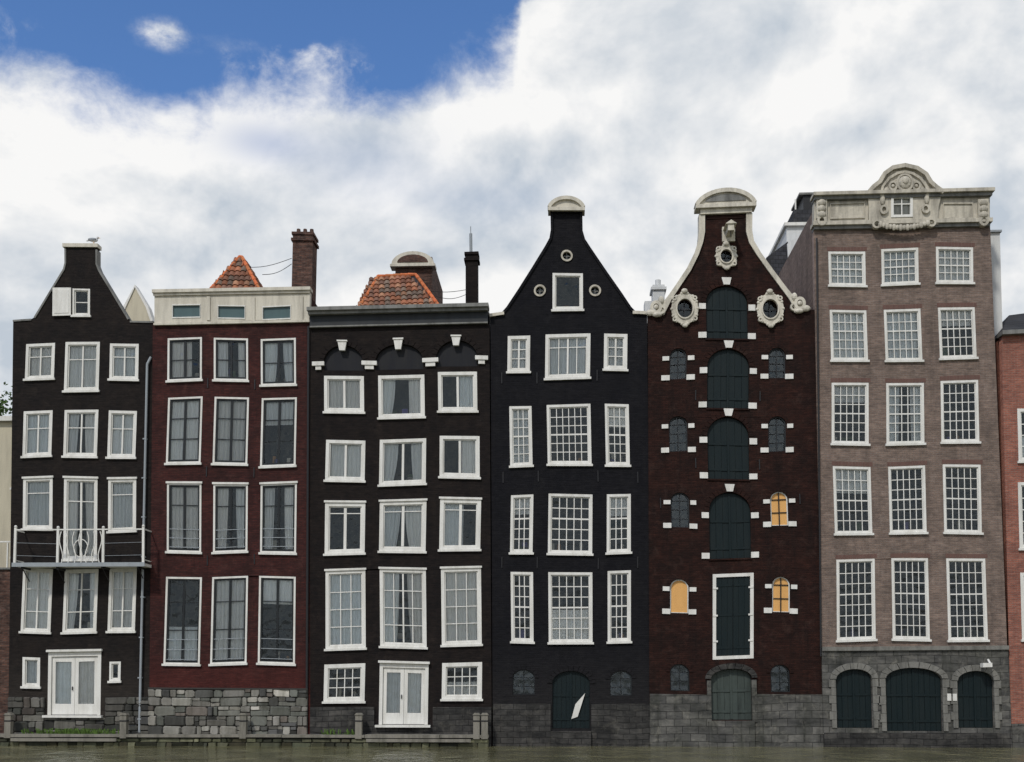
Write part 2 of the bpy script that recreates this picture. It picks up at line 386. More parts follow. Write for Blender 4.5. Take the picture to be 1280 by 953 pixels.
def smallarch(h,px,rise,kind='glass',cols=2,rows=3,frame='darksash'):
    r=R(*px); x0,x1,z0,z1=r; rs=rise/32.0
    h.holes.append(archpoly(r,rs))
    if kind=='yellow':
        h.a('ochre_panels','yellow').prism(archpoly(r,rs,-.02),.1,.15)
        if cols: 
            fb=h.a('arch_bars','darksash'); cx=(x0+x1)/2; fb.box(cx-.02,cx+.02,.06,.097,z0,z1-.02)
            for j in (1,2): 
                z=z0+(z1-z0-rs)*j/2; fb.box(x0,x1,.065,.093,z-.018,z+.018)
    else:
        room(h,(x0-.05,x1+.05,z0-.05,z1+.05))
        ga=h.a('window_glass','glassdark'); p=archpoly(r,rs,-.01); ga.add([(x,.13,z) for x,z in p],[tuple(range(len(p)))])
        fb=h.a('arch_bars',frame); cx=(x0+x1)/2; fb.box(cx-.02,cx+.02,.09,.12,z0,z1-.02)
        for j in range(1,rows+1):
            z=z0+(z1-z0-rs)*j/rows; fb.box(x0,x1,.095,.118,z-.016,z+.016)
    p=archpoly(r,rs,.02); h.a('arch_frames',frame).ribbon(p,.05,.06,.12,closed=True)
    return r
def vouss(h,r,rise,w,mat,y0=-.03,y1=.05,n=11):
    a=h.a('arch_voussoirs',mat); x0,x1,z0,z1=r; rs=rise/32.0; cx=(x0+x1)/2; A=(x1-x0)/2
    for i in range(n):
        t0=math.pi*i/n+.012; t1=math.pi*(i+1)/n-.012
        o=lambda t,e:(cx+(A+e)*math.cos(t),z1-rs+(rs+e)*math.sin(t))
        a.prism([o(t0,.005),o(t0,w),o((t0+t1)/2,w),o(t1,w),o(t1,.005),o((t0+t1)/2,.005)],y0-random.uniform(0,.01),y1)
# ================================================================= HOUSE 1
h=Thing('gabled_canal_house',.05)
for px,cu in (((31,429,67,473),'full'),((80,428,123,489),'full'),((136,429,172,474),'full')):
    window(h,px,2,hs=[.33],cm=.06,cur=cu,fw=.11)
for px,cu in (((29,513,65,570),'full'),((80,513,122,571),'sides'),((135,513,170,571),'full')):
    window(h,px,2,hs=[.36],cm=.06,cur=cu,fw=.11)
for px,cu in (((28,598,65,662),'full'),((79,598,121,699),'sides'),((135,598,170,664),'full')):
    window(h,px,1 if px[0]!=79 else 2,hs=[.26],cm=.08,cur=cu,fw=.11,lintel=True)
for px,cu in (((27,711,64,790),'full'),((79,711,121,790),'sides'),((135,711,169,790),'full')):
    window(h,px,2,hs=[.3,.7],cm=.06,cur=cu,fw=.11)
window(h,(28,822,50,859),1,hs=[],cur='full'); window(h,(137,828,151,852),1,hs=[],cur='none',fw=.08)
r=window(h,(90,361,112,395),1,hs=[.5],cur='none',fw=.07)
s_=R(66,361,89,396); a=h.a('attic_shutter','white'); a.box(s_[0],s_[1],-.1,-.06,s_[2],s_[3]); a.box(s_[0]+.08,s_[1]-.08,-.115,-.098,s_[2]+.1,s_[3]-.1)
def whitedoor(h,px):
    r=R(*px); x0,x1,z0,z1=r; h.holes.append(rectpoly(r,.012)); room(h,r)
    f=h.a('door_frame','white'); fw=.13
    f.box(x0,x0+fw,-.03,.13,z0,z1); f.box(x1-fw,x1,-.03,.13,z0,z1); f.box(x0+fw,x1-fw,-.027,.127,z1-.2,z1)
    f.box(x0-.05,x1+.05,-.14,.02,z1-.02,z1+.07); f.box(x0-.12,x1+.12,-.25,.0,z0-.1,z0-.01)
    cx=(x0+x1)/2; g=h.a('door_glass','glass')
    d=h.a('door_leaves','white')
    for a0,a1 in ((x0+fw+.01,cx-.006),(cx+.006,x1-fw-.01)):
        d.box(a0,a0+.14,.03,.09,z0+.01,z1-.21); d.box(a1-.14,a1,.03,.09,z0+.01,z1-.21)
        d.box(a0+.14,a1-.14,.033,.087,z0+.01,z0+.45); d.box(a0+.14,a1-.14,.033,.087,z1-.4,z1-.21)
        g.add([(a0+.14,.06,z0+.45),(a1-.14,.06,z0+.45),(a1-.14,.06,z1-.4),(a0+.14,.06,z1-.4)],[(0,1,2,3)])
        pleat(h,a0+.1,a1-.1,z0+.4,z1-.35,.23)
    h.a('door_handle','iron').box(cx-.1,cx-.07,-.02,.03,z0+1.0,z0+1.15)
whitedoor(h,(60,814,126,894))
out=P([(9,950),(15,400),(36,399),(42,396),(80,336),(82,330),(82,308),(121,308),(121,330),(124,336),(160,398),(166,401),(192,402),(186,950)])
h.wall('front_wall','b1',out)
body(h,[(9,950),(15,404),(60,404),(101,362),(136,404),(188,404),(184,950)],'b1',y1=6)
c=h.a('gable_coping','cream'); q=P([(79,306),(123,306)]); c.box(q[0][0],q[1][0],-.08,.34,q[0][1]-.1,q[0][1]+.05)
for pts in ([(42,397),(80,337),(82,329),(82,311)],[(121,311),(121,329),(124,337),(160,398)],[(15,400),(38,399)],[(162,401),(191,402)]):
    h.a('gable_edging','greytrim').ribbon(P(pts),.07,-.04,.33)
pal=[(.24,.23,.21),(.12,.12,.12),(.34,.33,.30),(.09,.09,.085),(.20,.20,.18),(.44,.42,.38),(.17,.15,.135),(.15,.155,.14),(.27,.26,.24)]
r1=R(9,872,55,950); r2=R(131,872,188,950); r3=R(55,897,131,950)
for rr in (r1,r2,r3): rubble(h.a('rubble_base','stone'),h.a('base_mortar','mortar'),rr[0],rr[1],-.4,rr[3],-.1,pal,k=.55)
x,zt=S(184,455); p=h.a('drain_pipe','pipe'); p.cyl((x,-.12,.5),(x,-.12,zt),.05); p.cyl((x,-.12,zt),(x+.12,-.05,zt+.3),.05)
for k in range(8): p.box(x-.07,x+.07,-.17,-.0,1+k*1.6,1.05+k*1.6)
# balcony
y0,y1=-.85,0
zb=S(97,706,-.85)[1]; zt=S(97,662,-.85)[1]; bx0=S(15,700,-.85)[0]; bx1=S(179,700,-.85)[0]
b=h.a('balcony_floor','white'); b.box(bx0,bx1,y0,y1,zb-.08,zb+.03); h.a('balcony_floor_edge','pipe').box(bx0-.03,bx1+.03,y0-.05,y0-.003,zb-.10,zb+.06)
b=h.a('balcony_railing','white')
xm0=S(70,700,-.85)[0]; xm1=S(127,700,-.85)[0]
for x in (bx0+.05,xm0,xm1,bx1-.05): b.box(x-.045,x+.045,y0,y0+.07,zb+.03,zt+.06); b.ball((x,y0+.035,zt+.1),.06)
b.box(bx0,bx1,y0+.01,y0+.06,zt-.05,zt+.0)
for x in (bx0+.02,bx1-.02): b.box(x-.02,x+.02,y0+.07,y1,zt-.05,zt-.001); b.box(x-.018,x+.018,y0+.07,y1,zb+.15,zb+.18)
ir=h.a('balcony_ironwork','iron'); pr_=h.a('balcony_rods','pipe')
for A,B in ((bx0+.1,xm0-.04),(xm1+.04,bx1-.1)):
    for zz in (.35,.85): pr_.box(A,B,y0+.025,y0+.038,zb+zz-.006,zb+zz+.006)
n=7
for i in range(n):
    x=xm0+(xm1-xm0)*(i+.5)/n; hh=zt-zb-.08
    pts=[(x+.07*math.sin(t*6.28/10)*(1 if i<n/2 else -1),zb+.03+hh*t/10) for t in range(11)]
    b.ribbon(pts,.03,y0+.015,y0+.045)
b.ring((xm0+xm1)/2,(zb+zt)/2,.28,.35,.03,y0+.05,y0+.07)
for x in (bx0+.3,(bx0+bx1)/2-.9,(bx0+bx1)/2+.9,bx1-.3): ir.ribbon([(x-.03,zb-.1),(x+.03,zb-.1)],.1,y0+.1,0); ir.cyl((x,y0+.15,zb-.12),(x,-.02,zb-.6),.02)
h.done()
# ================================================================= HOUSE 2
h=Thing('red_canal_house',.0)
kw=dict(frame='white',sash='darksash',fw=.075,sw=.07)
for x0,x1,d in ((209,252,0),(267,310,0),(326,370,1)):
    window(h,(x0,423,x1,476+d*5),2,hs=[.52],cm=.09,cur='part' if x0==209 else 'sides',**kw)
    window(h,(x0,497,x1,580+d*3),2,hs=[.3,.65],cm=.09,cur='full' if x0!=326 else 'top',**kw)
    window(h,(x0,605,x1+d,690+d*2),2,hs=[.3],cm=.09,cur='full' if x0==209 else 'sides',lintel=True,**kw)
    window(h,(x0-3,721,x1-1,830),2,hs=[.27,.62],cm=.09,cur='half' if x0==209 else 'full' if x0<300 else 'top',**kw)
    for v0_,v1_,uu in ((662,684,0),(799,824,-3)):
        rr=R(x0+uu+3,v0_,x1+uu-2,v1_); a=h.a('window_guard_rails','pipe')
        for k in range(3): zz=rr[2]+(rr[3]-rr[2])*k/2; a.box(rr[0],rr[1],-.03,-.005,zz-.012,zz+.012)
out=P([(186,950),(191,404),(388,404),(390,950)])
h.wall('front_wall','b2',out)
body(h,[(187,950),(193,368),(387,368),(389,950)],'b2')
r=R(194,366,388,404); a=h.a('parapet','cream')
wins=[R(216,382,252,399),R(273,382,308,399),R(329,383,365,400)]
h.wall('parapet_panel','cream',rectpoly(r),-.06,.3,[rectpoly(w) for w in wins])
a.box(r[0]-.06,r[1]+.04,-.2,.3,r[3]-.02,r[3]+.11); a.box(r[0]-.03,r[1]+.02,-.13,-.063,r[3]-.12,r[3]-.022)
a.box(r[0]-.02,r[1]+.02,-.12,.1,r[2]-.06,r[2]+.03)
for w in wins:
    h.a('parapet_window_panes','tealglass').box(w[0]-.02,w[1]+.02,.0,.03,w[2]-.02,w[3]+.02)
    h.a('parapet_window_rims','white').ribbon(rectpoly(w,.02),.05,-.08,.0,closed=True)
for u in (262,318,378): 
    q=R(u-2,372,u+2,402); a.box(q[0],q[1],-.1,-.062,q[2],q[3])
rr=R(186,862,385,950); rubble(h.a('rubble_base','stone'),h.a('base_mortar','mortar'),rr[0],rr[1],-.4,rr[3],-.12,pal,.18,.4,k=1.0)
h.a('plinth_course','mortar').box(rr[0],rr[1],-.14,.0,rr[3],rr[3]+.06)
for v in (480,590,700):
    for u in (259,318): q=S(u,v); h.a('wall_anchors','iron').box(q[0]-.02,q[0]+.02,-.03,.01,q[1]-.2,q[1]+.2)
def tiles(acc,A,B,C,D,wt=.24,rh=.27):
    A,B,C,D=[Vector(p) for p in (A,B,C,D)]
    n=(B-A).cross(D-A).normalized(); Hh=(((D+C)/2)-((A+B)/2)).length
    rows=max(2,int(Hh/rh)); upv=(((D+C)/2)-((A+B)/2)).normalized(); ex=(B-A).normalized()
    for j in range(rows):
        t0=j/rows; t1=min(1,(j+1.12)/rows)
        l0=A.lerp(D,t0); r0=B.lerp(C,t0); l1=A.lerp(D,t1); r1=B.lerp(C,t1)
        s0=(l0-A).dot(ex); e0=(r0-A).dot(ex); s1=(l1-A).dot(ex); e1=(r1-A).dot(ex)
        k=int(math.floor(min(s0,s1)/wt)); 
        while k*wt<max(e0,e1):
            a0=k*wt; a1=a0+wt; lo=max(a0,(s0+s1)/2-.05); hi=min(a1,(e0+e1)/2+.05)
            if hi-lo>.05:
                g=random.uniform(.5,1.1); c=random.choice([(.42,.17,.09),(.34,.15,.09),(.46,.24,.14),(.24,.13,.09),(.22,.16,.12)])
                c=tuple(q*g for q in c); vs=[]
                b0=A+upv*(Hh*t0); b1=A+upv*(Hh*t1)
                for bb,lift in ((b0,.06),(b1,.0)):
                    for q in range(6):
                        s=q/5; vs.append(bb+ex*(lo+(hi-lo)*s)+n*(lift+.07*math.sin(s*math.pi)))
                for q in range(6):
                    s=q/5; vs.append(b0+ex*(lo+(hi-lo)*s)+n*.0)
                acc.add(vs,[(q,q+1,q+7,q+6) for q in range(5)]+[(12+q,13+q,q+1,q) for q in range(5)],c)
            k+=1
def hip(h,bl,br,tl,tr,y,depth):
    A=S(*bl,y); B=S(*br,y); C=S(*tr,y+depth*.4); D=S(*tl,y+depth*.4)
    C3=(C[0],y+depth*.4,C[1]); D3=(D[0],y+depth*.4,D[1])
    A3=(A[0]-.12,y,A[1]-.5); B3=(B[0]+.12,y,B[1]-.5)
    E=(C3[0],y+depth*.6,C3[2]);G=(D3[0],y+depth*.6,D3[2]); E0=(B3[0],y+depth,B3[2]);G0=(A3[0],y+depth,A3[2])
    acc=h.a('pantile_roof','tile')
    tiles(acc,A3,B3,C3,D3); tiles(acc,B3,E0,E,C3); tiles(acc,G0,A3,D3,G); tiles(acc,E0,G0,G,E)
    h.a('roof_boarding','iron').add([A3,B3,C3,D3,E,G,E0,G0],[(0,1,2,3),(1,6,4,2),(7,0,3,5),(6,7,5,4),(3,2,4,5)])
    rd=h.a('ridge_tiles','tile')
    for p,q in ((A3,D3),(B3,C3),(D3,C3),(E0,E),(G0,G),(D3,G)):
        p=Vector(p);q=Vector(q); m=max(1,int((q-p).length/.3))
        for i in range(m):
            rd.cyl(p.lerp(q,i/m)+Vector((0,0,.05)),p.lerp(q,(i+1.05)/m)+Vector((0,0,.05)),.09,8,.07,c=(.66*random.uniform(.8,1.1),.19,.07))
hip(h,(258,361),(328,361),(299,322),(302,322),3.2,3.0)
def chimney(h,px,y,mat='chim',d=.9,cap=True,pots=2,crown=.12):
    r=R(*px,y); a=h.a('chimney_stack',mat); a.box(r[0],r[1],y,y+d,r[2]-1.5,r[3])
    if cap:
        a.box(r[0]-.07,r[1]+.07,y-.07,y+d+.07,r[3]-.28,r[3]-.16); a.box(r[0]-.05,r[1]+.05,y-.05,y+d+.05,r[3]-.001,r[3]+crown)
    for i in range(pots):
        x=r[0]+(r[1]-r[0])*(i+.5)/pots; h.a('chimney_pots','chim').cyl((x,y+d/2,r[3]+crown),(x,y+d/2,r[3]+crown+.3),.11,10,.08)
    return r
chimney(h,(365,294,390,365),4,pots=3)
def wire(h,p,q,y0,y1,sag=.15):
    a=S(*p,y0); b=S(*q,y1); A=Vector((a[0],y0,a[1])); B=Vector((b[0],y1,b[1])); pr=A
    for i in range(1,9):
        t=i/8; w=A.lerp(B,t); w.z-=sag*math.sin(math.pi*t); h.a('stay_wires','iron').cyl(pr,w,.014,4); pr=w
wire(h,(302,333),(364,324),4.4,4.3); wire(h,(328,343),(364,331),3.4,4.3)
h.a('drain_pipe','iron').cyl((S(386,700)[0],-.08,2.2),(S(387,410)[0],-.08,S(386,410)[1]),.05)
h.done()
# ================================================================= HOUSE 3
h=Thing('black_canal_house',-.03)
for px,c_,cu in (((405,471,455,516),2,'full'),((473,469,531,522),1,'sides'),((548,466,597,515),2,'part')): window(h,px,c_,hs=[],cm=.09,mw=.05,cur=cu,fw=.13)
for px,c_,cu in (((407,551,456,601),2,'full'),((474,549,532,606),2,'sides'),((549,546,599,597),2,'part')): window(h,px,c_,hs=[],cm=.09,cur=cu,fw=.13)
for px,c_,cu in (((407,628,457,692),2,'none'),((475,627,533,690),2,'sides'),((550,624,601,687),2,'part')): window(h,px,c_,hs=[.14],cm=.11,cur=cu,fw=.15,lintel=True)
for px,c_,cu in (((407,713,457,811),3,'full'),((475,712,533,809),4,'sides'),((552,710,602,806),3,'full')): window(h,px,c_,rows=4,mw=.035,cm=.06,cur=cu,fw=.13,lintel=True)
window(h,(405,830,456,877),4,rows=3,cur='none',fw=.15); window(h,(552,828,602,874),4,rows=3,cur='half',fw=.15)
whitedoor(h,(474,829,535,906))
for px in ((405,433,455,464),(470,430,530,462),(546,427,598,459)):
    r=R(*px); h.holes.append(archpoly(r,.75))
    h.a('blind_arch_panels','archpanel').prism(archpoly(r,.75,-.02),.1,.14); vouss(h,r,24,.2,'b3',-.035,.05,13)
out=P([(388,950),(388,412),(612,405),(615,950)])
h.wall('front_wall','b3',out)
body(h,[(389,950),(389,393),(611,387),(614,950)],'b3')
def slantbox(acc,p0,p1,dz0,dz1,y0,y1):
    a=S(*p0);b=S(*p1); acc.prism([(a[0],a[1]+dz0),(b[0],b[1]+dz0),(b[0],b[1]+dz1),(a[0],a[1]+dz1)],y0,y1)
slantbox(h.a('cornice','greytrim'),(387,391),(611,384),-.08,.06,-.42,.3)
slantbox(h.a('cornice','greytrim'),(388,391),(610,384),-.2,-.083,-.3,.3)
slantbox(h.a('cornice_frieze','frieze'),(389,391),(610,384),-.62,-.203,-.1,.3)
slantbox(h.a('cornice_lower','greytrim'),(389,391),(610,384),-.68,-.623,-.14,.3)
kb=h.a('impost_blocks','white')
for px in ((424,429,434,440),(494,425,504,437),(566,423,576,434)):
    q=R(*px); kb.prism([(q[0]+.05,q[2]),(q[1]-.05,q[2]),(q[1]+.02,q[3]),(q[0]-.02,q[3])],-.12,.02)
    kb.box(q[0]-.05,q[1]+.05,-.15,.0,q[3]+.001,q[3]+.06)
for a0,a1,v in ((391,406,454),(453,472,452),(529,549,449),(595,611,446)):
    q=R(a0,v,a1,v+5); kb.box(q[0],q[1],-.12,.02,q[2],q[3]); q=R(a0+4,v+5,a1-4,v+10); kb.box(q[0],q[1],-.08,.02,q[2],q[3]-.002)
for A,B in ((388,468),(541,614)):
    rr=R(A,884,B,950); h.a('base_plaster','ash4').box(rr[0],rr[1],-.07,.0,-.5,rr[3])
rr=R(468,909,541,950); h.a('base_plaster','ash4').box(rr[0]+.003,rr[1]-.003,-.067,.0,-.5,rr[3])
hip(h,(444,385),(553,382),(472,347),(519,346),3.5,4.0)
wire(h,(519,362),(582,362),5,6.2); wire(h,(545,372),(582,368),5,6.2)
chimney(h,(582,318,597,382),6,mat='b3',pots=0,d=.6)
q=S(589,316,6.3); p=h.a('flue_pipe','pipe'); p.cyl((q[0],6.3,q[1]),(q[0],6.3,S(589,292,6.3)[1]),.07); p.cyl((q[0],6.3,q[1]),(q[0],6.3,S(589,283,6.3)[1]),.02,5)
h.done()
h=Thing('rear_gabled_house')
y=9.5
r=R(494,328,540,400,y)
h.a('front_wall','chim').box(r[0],r[1],y,y+5,0.9,r[3]+.25)
q=R(490,316,543,332,y); cx=(q[0]+q[1])/2
a=h.a('gable_pediment','cream'); a.prism([(cx+(q[1]-q[0])/2*math.cos(math.pi*k/14),q[2]+(q[3]-q[2])*math.sin(math.pi*k/14)) for k in range(15)],y-.2,y+.4)
h.a('pediment_field','chim').prism([(cx+(q[1]-q[0])/2*.72*math.cos(math.pi*k/14),q[2]+.08+(q[3]-q[2])*.6*math.sin(math.pi*k/14)) for k in range(15)],y-.23,y-.1)
a.box(q[0]-.06,q[1]+.06,y-.26,y+.4,q[2]-.12,q[2]+.0)
h.done()
# ================================================================= HOUSE 4
h=Thing('neck_gabled_canal_house',.03)
window(h,(690,342,728,388),1,hs=[],cur='none',fw=.1)
for px,c_,cu in (((635,419,663,464),2,'full'),((682,418,738,473),4,'full'),((755,417,784,462),2,'full')):
    window(h,px,c_,hs=[.25] if c_==4 else [.33,.66],cm=.07,cur=cu,fw=.13)
for px,c_,cu in (((637,507,665,582),3,'full'),((684,506,739,581),6,'none'),((757,505,787,581),3,'top')):
    window(h,px,c_,rows=6,mw=.03,thick_h=.06,cur=cu,fw=.1)
for px,c_,cu in (((638,619,666,692),3,'top'),((685,618,740,692),5,'none'),((758,617,788,691),3,'top')):
    window(h,px,c_,rows=5,mw=.035,thick_h=.06,cur=cu,fw=.1)
for px,c_,cu in (((639,716,667,803),3,'none'),((686,715,741,803),5,'half'),((760,714,789,803),3,'none')):
    window(h,px,c_,rows=6,mw=.035,thick_h=.06,cur=cu,fw=.1)
def oculus(h,u,v,rp,mat='stonecream',w=.07):
    x,z=S(u,v); r=rp/32.0
    h.holes.append([(x+r*math.cos(k*math.pi/10),z+r*math.sin(k*math.pi/10)) for k in range(20)])
    h.a('oculus_rings',mat).ring(x,z,r,r,w,-.05,.1)
    room(h,(x-r,x+r,z-r,z+r)); b=h.a('oculus_bars','greytrim'); b.box(x-.012,x+.012,.06,.1,z-r,z+r); b.box(x-r,x+r,.065,.095,z-.012,z+.012)
    h.a('window_glass','glass').add([(x+r*math.cos(k*math.pi/10),.12,z+r*math.sin(k*math.pi/10)) for k in range(20)],[tuple(range(20))])
for u,v in ((708,320),(674,364),(743,363)): oculus(h,u,v,6.5)
for px in ((640,838,668,869),(762,839,790,870)):
    r=smallarch(h,px,10,'glass',rows=2); vouss(h,r,10,.16,'b4',-.02,.05,9)
r=shutter(h,(690,838,737,911),16,'green',planks=8); vouss(h,r,16,.22,'b4',-.025,.05,13)
q=P([(731,866),(722,896),(714,899),(719,880)]); h.a('white_sheet','white').prism(q,.02,.03)  # thin tilted white shape in front of the gate
out=P([(616,950),(613,394),(627,392),(634,384),(648,363),(665,337),(682,310),(688,299),(690,288),(690,256),(726,256),(727,288),(730,299),(737,310),(757,340),(775,366),(787,384),(794,391),(808,391),(815,950)])
h.wall('front_wall','b4',out)
body(h,[(617,950),(614,396),(634,392),(684,325),(732,325),(787,392),(806,393),(813,950)],'b4')
for pts in ([(613,394),(627,392),(634,384),(648,363),(665,337),(682,310),(688,299),(690,288),(690,262)],[(727,262),(727,288),(730,299),(737,310),(757,340),(775,366),(787,384),(794,391),(808,391)]):
    h.a('gable_coping','b4').ribbon(P(pts),.1,-.06,.34)
for pts in ([(612,394),(630,391)],[(790,390),(809,391)]): h.a('shoulder_caps','cream').ribbon(P(pts),.12,-.1,.36)
def pediment(h,px,y0,mat,inner,th=.14):
    q=R(*px); cx=(q[0]+q[1])/2; A=(q[1]-q[0])/2; H=q[3]-q[2]
    f=lambda s,b:[(cx+A*s*math.sin(t)/math.sin(1.25),q[2]+b+H*s*(math.cos(t)-math.cos(1.25))/(1-math.cos(1.25))) for t in [-1.25+2.5*k/16 for k in range(17)]]
    h.a('pediment_field',inner).prism(f(.93,.0),y0+.1,.3)
    h.a('pediment',mat).ribbon(f(1,0),th,y0,.34)
    h.a('pediment',mat).box(q[0]-.05,q[1]+.05,y0-.03,.36,q[2]-.16,q[2]-.02)
pediment(h,(687,248,730,260),-.2,'cream','cream')
q=R(690,262,727,266); h.a('neck_band','b4').box(q[0]-.05,q[1]+.05,-.1,.33,q[2],q[3])
rr=R(616,880,688,950); h.a('stone_base','ash4').box(rr[0],rr[1],-.06,.0,-.5,rr[3])
rr=R(739,880,814,950); h.a('stone_base','ash4').box(rr[0],rr[1],-.06,.0,-.5,rr[3])
rr=R(688,914,739,950); h.a('stone_base','ash4').box(rr[0]+.01,rr[1]-.01,-.2,.0,-.5,rr[3])
for u,v in ((628,472),(672,472),(747,470),(628,596),(672,596),(747,595),(797,596),(628,704),(672,704),(748,704),(797,704)):
    q=S(u,v); h.a('wall_anchors','iron').box(q[0]-.02,q[0]+.02,-.03,.01,q[1]-.22,q[1]+.22)
h.done()
# ================================================================= HOUSE 5 (warehouse)
h=Thing('shuttered_warehouse',.0)
wb=h.a('white_stone_blocks','white')
def blk(u,v,w=8,hh=5,d=-.05):
    q=R(u-w/2,v-hh/2,u+w/2,v+hh/2); wb.box(q[0]-random.uniform(0,.03),q[1]+random.uniform(0,.03),d,.02,q[2]-random.uniform(0,.02),q[3])
for px,rs in (((882,357,934,424),22),((884,437,936,511),22),((885,522,937,599),24),((886,615,938,698),24)):
    r=shutter(h,px,rs,'green'); vouss(h,r,rs,.2,'b5',-.02,.04,15)
    u0,v0_,u1,v1_=px; cu_=(u0+u1)/2
    q=R(cu_-5.5,v0_-10,cu_+5.5,v0_-1); wb.prism([(q[0]+.05,q[2]),(q[1]-.05,q[2]),(q[1]+.02,q[3]),(q[0]-.02,q[3])],-.08,.02)
    for uu in (u0-5,u1+5): blk(uu,v0_+rs+5,8,7); blk(uu,v1_-4,9,7)
    q=R(u0-1,v1_,u1+1,v1_+2); h.a('stone_sills','b5').box(q[0],q[1],-.05,.1,q[2],q[3])
r=R(891,717,942,824); x0,x1,z0,z1=r; h.holes.append(rectpoly(r,.02)); f=h.a('loading_door_frame','white')
f.box(x0,x0+.13,-.03,.12,z0,z1); f.box(x1-.13,x1,-.03,.12,z0,z1); f.box(x0+.13,x1-.13,-.027,.117,z1-.13,z1); f.box(x0+.13,x1-.13,-.027,.117,z0,z0+.13)
d=h.a('loading_doors','green'); cx=(x0+x1)/2
for A,B in ((x0+.14,cx-.008),(cx+.008,x1-.14)):
    n=3
    for i in range(n): d.box(A+(B-A)*i/n+.004,A+(B-A)*(i+1)/n-.004,.03,.07,z0+.14,z1-.14)
    for t in (.12,.5,.85): d.box(A+.02,B-.02,.012,.028,z0+(z1-z0)*t,z0+(z1-z0)*t+.1)
h.a('shutter_backing','darksash').box(x0+.02,x1-.02,.08,.13,z0+.02,z1-.02)
for t in (.2,.5,.82):
    zz=z0+(z1-z0)*t; h.a('hinges','white').box(x0+.02,x0+.2,-.05,-.031,zz,zz+.07); h.a('hinges','white').box(x1-.2,x1-.02,-.05,-.031,zz,zz+.07)
for px,k in (((837,436,858,474),'glass'),((960,434,981,472),'glass'),((837,521,860,565),'glass'),((961,520,983,564),'glass'),((838,617,861,660),'glass'),((963,615,985,658),'yellow'),((838,724,861,766),'yellow0'),((965,722,987,766),'yellow')):
    r=smallarch(h,px,10,'yellow' if k[0]=='y' else 'glass',cols=0 if k=='yellow0' else 2,frame='white' if k[0]=='y' else 'frieze')
    vouss(h,r,10,.13,'b5',-.015,.04,9)
    u0,v0_,u1,v1_=px
    for uu in (u0-5,u1+5): blk(uu,v0_+12,7,5); blk(uu,v1_-2,9,6)
for px in ((838,830,862,864),(964,832,988,866)):
    r=smallarch(h,px,10,'glass',rows=2); vouss(h,r,10,.15,'b5',-.03,.05,9)
r=shutter(h,(889,836,940,900),12,'doorgrey',planks=6); vouss(h,r,12,.22,'ash4',-.12,.02,9)
def oval(h,px):
    q=R(*px); cx=(q[0]+q[1])/2; cz=(q[2]+q[3])/2; A=(q[1]-q[0])/2; B=(q[3]-q[2])/2
    ia,ib=A*.52,B*.52
    h.holes.append([(cx+ia*math.cos(k*math.pi/10),cz+ib*math.sin(k*math.pi/10)) for k in range(20)])
    a=h.a('carved_surrounds','stonelight'); a.ring(cx,cz,A*.74,B*.74,A*.4,-.1,.05,n=24); a.ring(cx,cz,A*.58,B*.58,.05,-.15,.04,n=24)
    for k in range(14):
        t=2*math.pi*k/14; a.ball((cx+A*.9*math.cos(t),-.08,cz+B*.9*math.sin(t)),(.065,.05,.065))
    for sgn in (-1,1):
        for t in (40,140): a.ring(cx+A*.92*math.cos(math.radians(t)),cz+sgn*B*.92*math.sin(math.radians(t)),.07,.07,.05,-.13,.03,n=10)
    a.ball((cx,-.12,cz+B),(.13,.08,.1)); a.ball((cx,-.12,cz-B),(.11,.07,.08))
    room(h,(cx-ia,cx+ia,cz-ib,cz+ib)); b=h.a('oculus_bars','frieze'); b.box(cx-.02,cx+.02,.07,.11,cz-ib,cz+ib); b.box(cx-ia,cx+ia,.075,.105,cz-.02,cz+.02)
    h.a('window_glass','glass').add([(cx+ia*math.cos(k*math.pi/10),.12,cz+ib*math.sin(k*math.pi/10)) for k in range(20)],[tuple(range(20))])
oval(h,(894,305,922,336)); oval(h,(837,366,873,409)); oval(h,(944,365,980,408))
q=S(911,293); a=h.a('hoist_beam','stonelight'); a.box(q[0]-.12,q[0]+.12,-.8,.1,q[1]-.12,q[1]+.13); a.box(q[0]-.25,q[0]+.25,-.14,.0,q[1]-.3,q[1]+.28)
a.prism([(q[0]-.22,q[1]+.13),(q[0]+.22,q[1]+.13),(q[0],q[1]+.28)],-.85,.05)
h.a('hoist_hook','iron').cyl((q[0],-.7,q[1]-.12),(q[0],-.7,q[1]-.32),.02,6)
out=P([(812,950),(809,393),(830,391),(836,376),(846,360),(862,338),(872,318),(877,303),(878,290),(878,252),(936,252),(936,290),(939,303),(948,318),(962,338),(980,360),(990,374),(996,389),(1018,388),(1029,950)])
h.wall('front_wall','b5',out)
body(h,[(813,950),(810,396),(834,392),(876,322),(940,322),(993,390),(1014,391),(1026,950)],'b5')
g=h.a('gable_border','stonelight')
lp=[(824,391),(829,384),(836,374),(846,360),(861,338),(871,318),(876,303),(878,290),(878,268)]
rp=[(1001,389),(996,383),(988,372),(979,360),(963,338),(949,318),(940,303),(937,290),(937,268)]
for pts in (lp,rp): g.ribbon(P(pts),[.4,.3,.2,.18,.18,.18,.2,.24,.24],-.08,.34)
for u,v,sg in ((819,385,1),(999,381,-1)):
    x,z=S(u,v)
    g.ring(x,z,.17,.2,.12,-.14,.3); g.ball((x,-.12,z),(.1,.08,.1)); g.ball((x-sg*.22,-.08,z-.2),(.2,.1,.13)); g.ball((x+sg*.2,-.08,z+.28),(.12,.1,.16)); g.ball((x+sg*.05,-.1,z-.3),(.2,.12,.1))
    g.ring(x+sg*.24,z-.12,.1,.12,.07,-.13,.1)
pediment(h,(871,240,943,257),-.24,'stonelight','stonelight',.16)
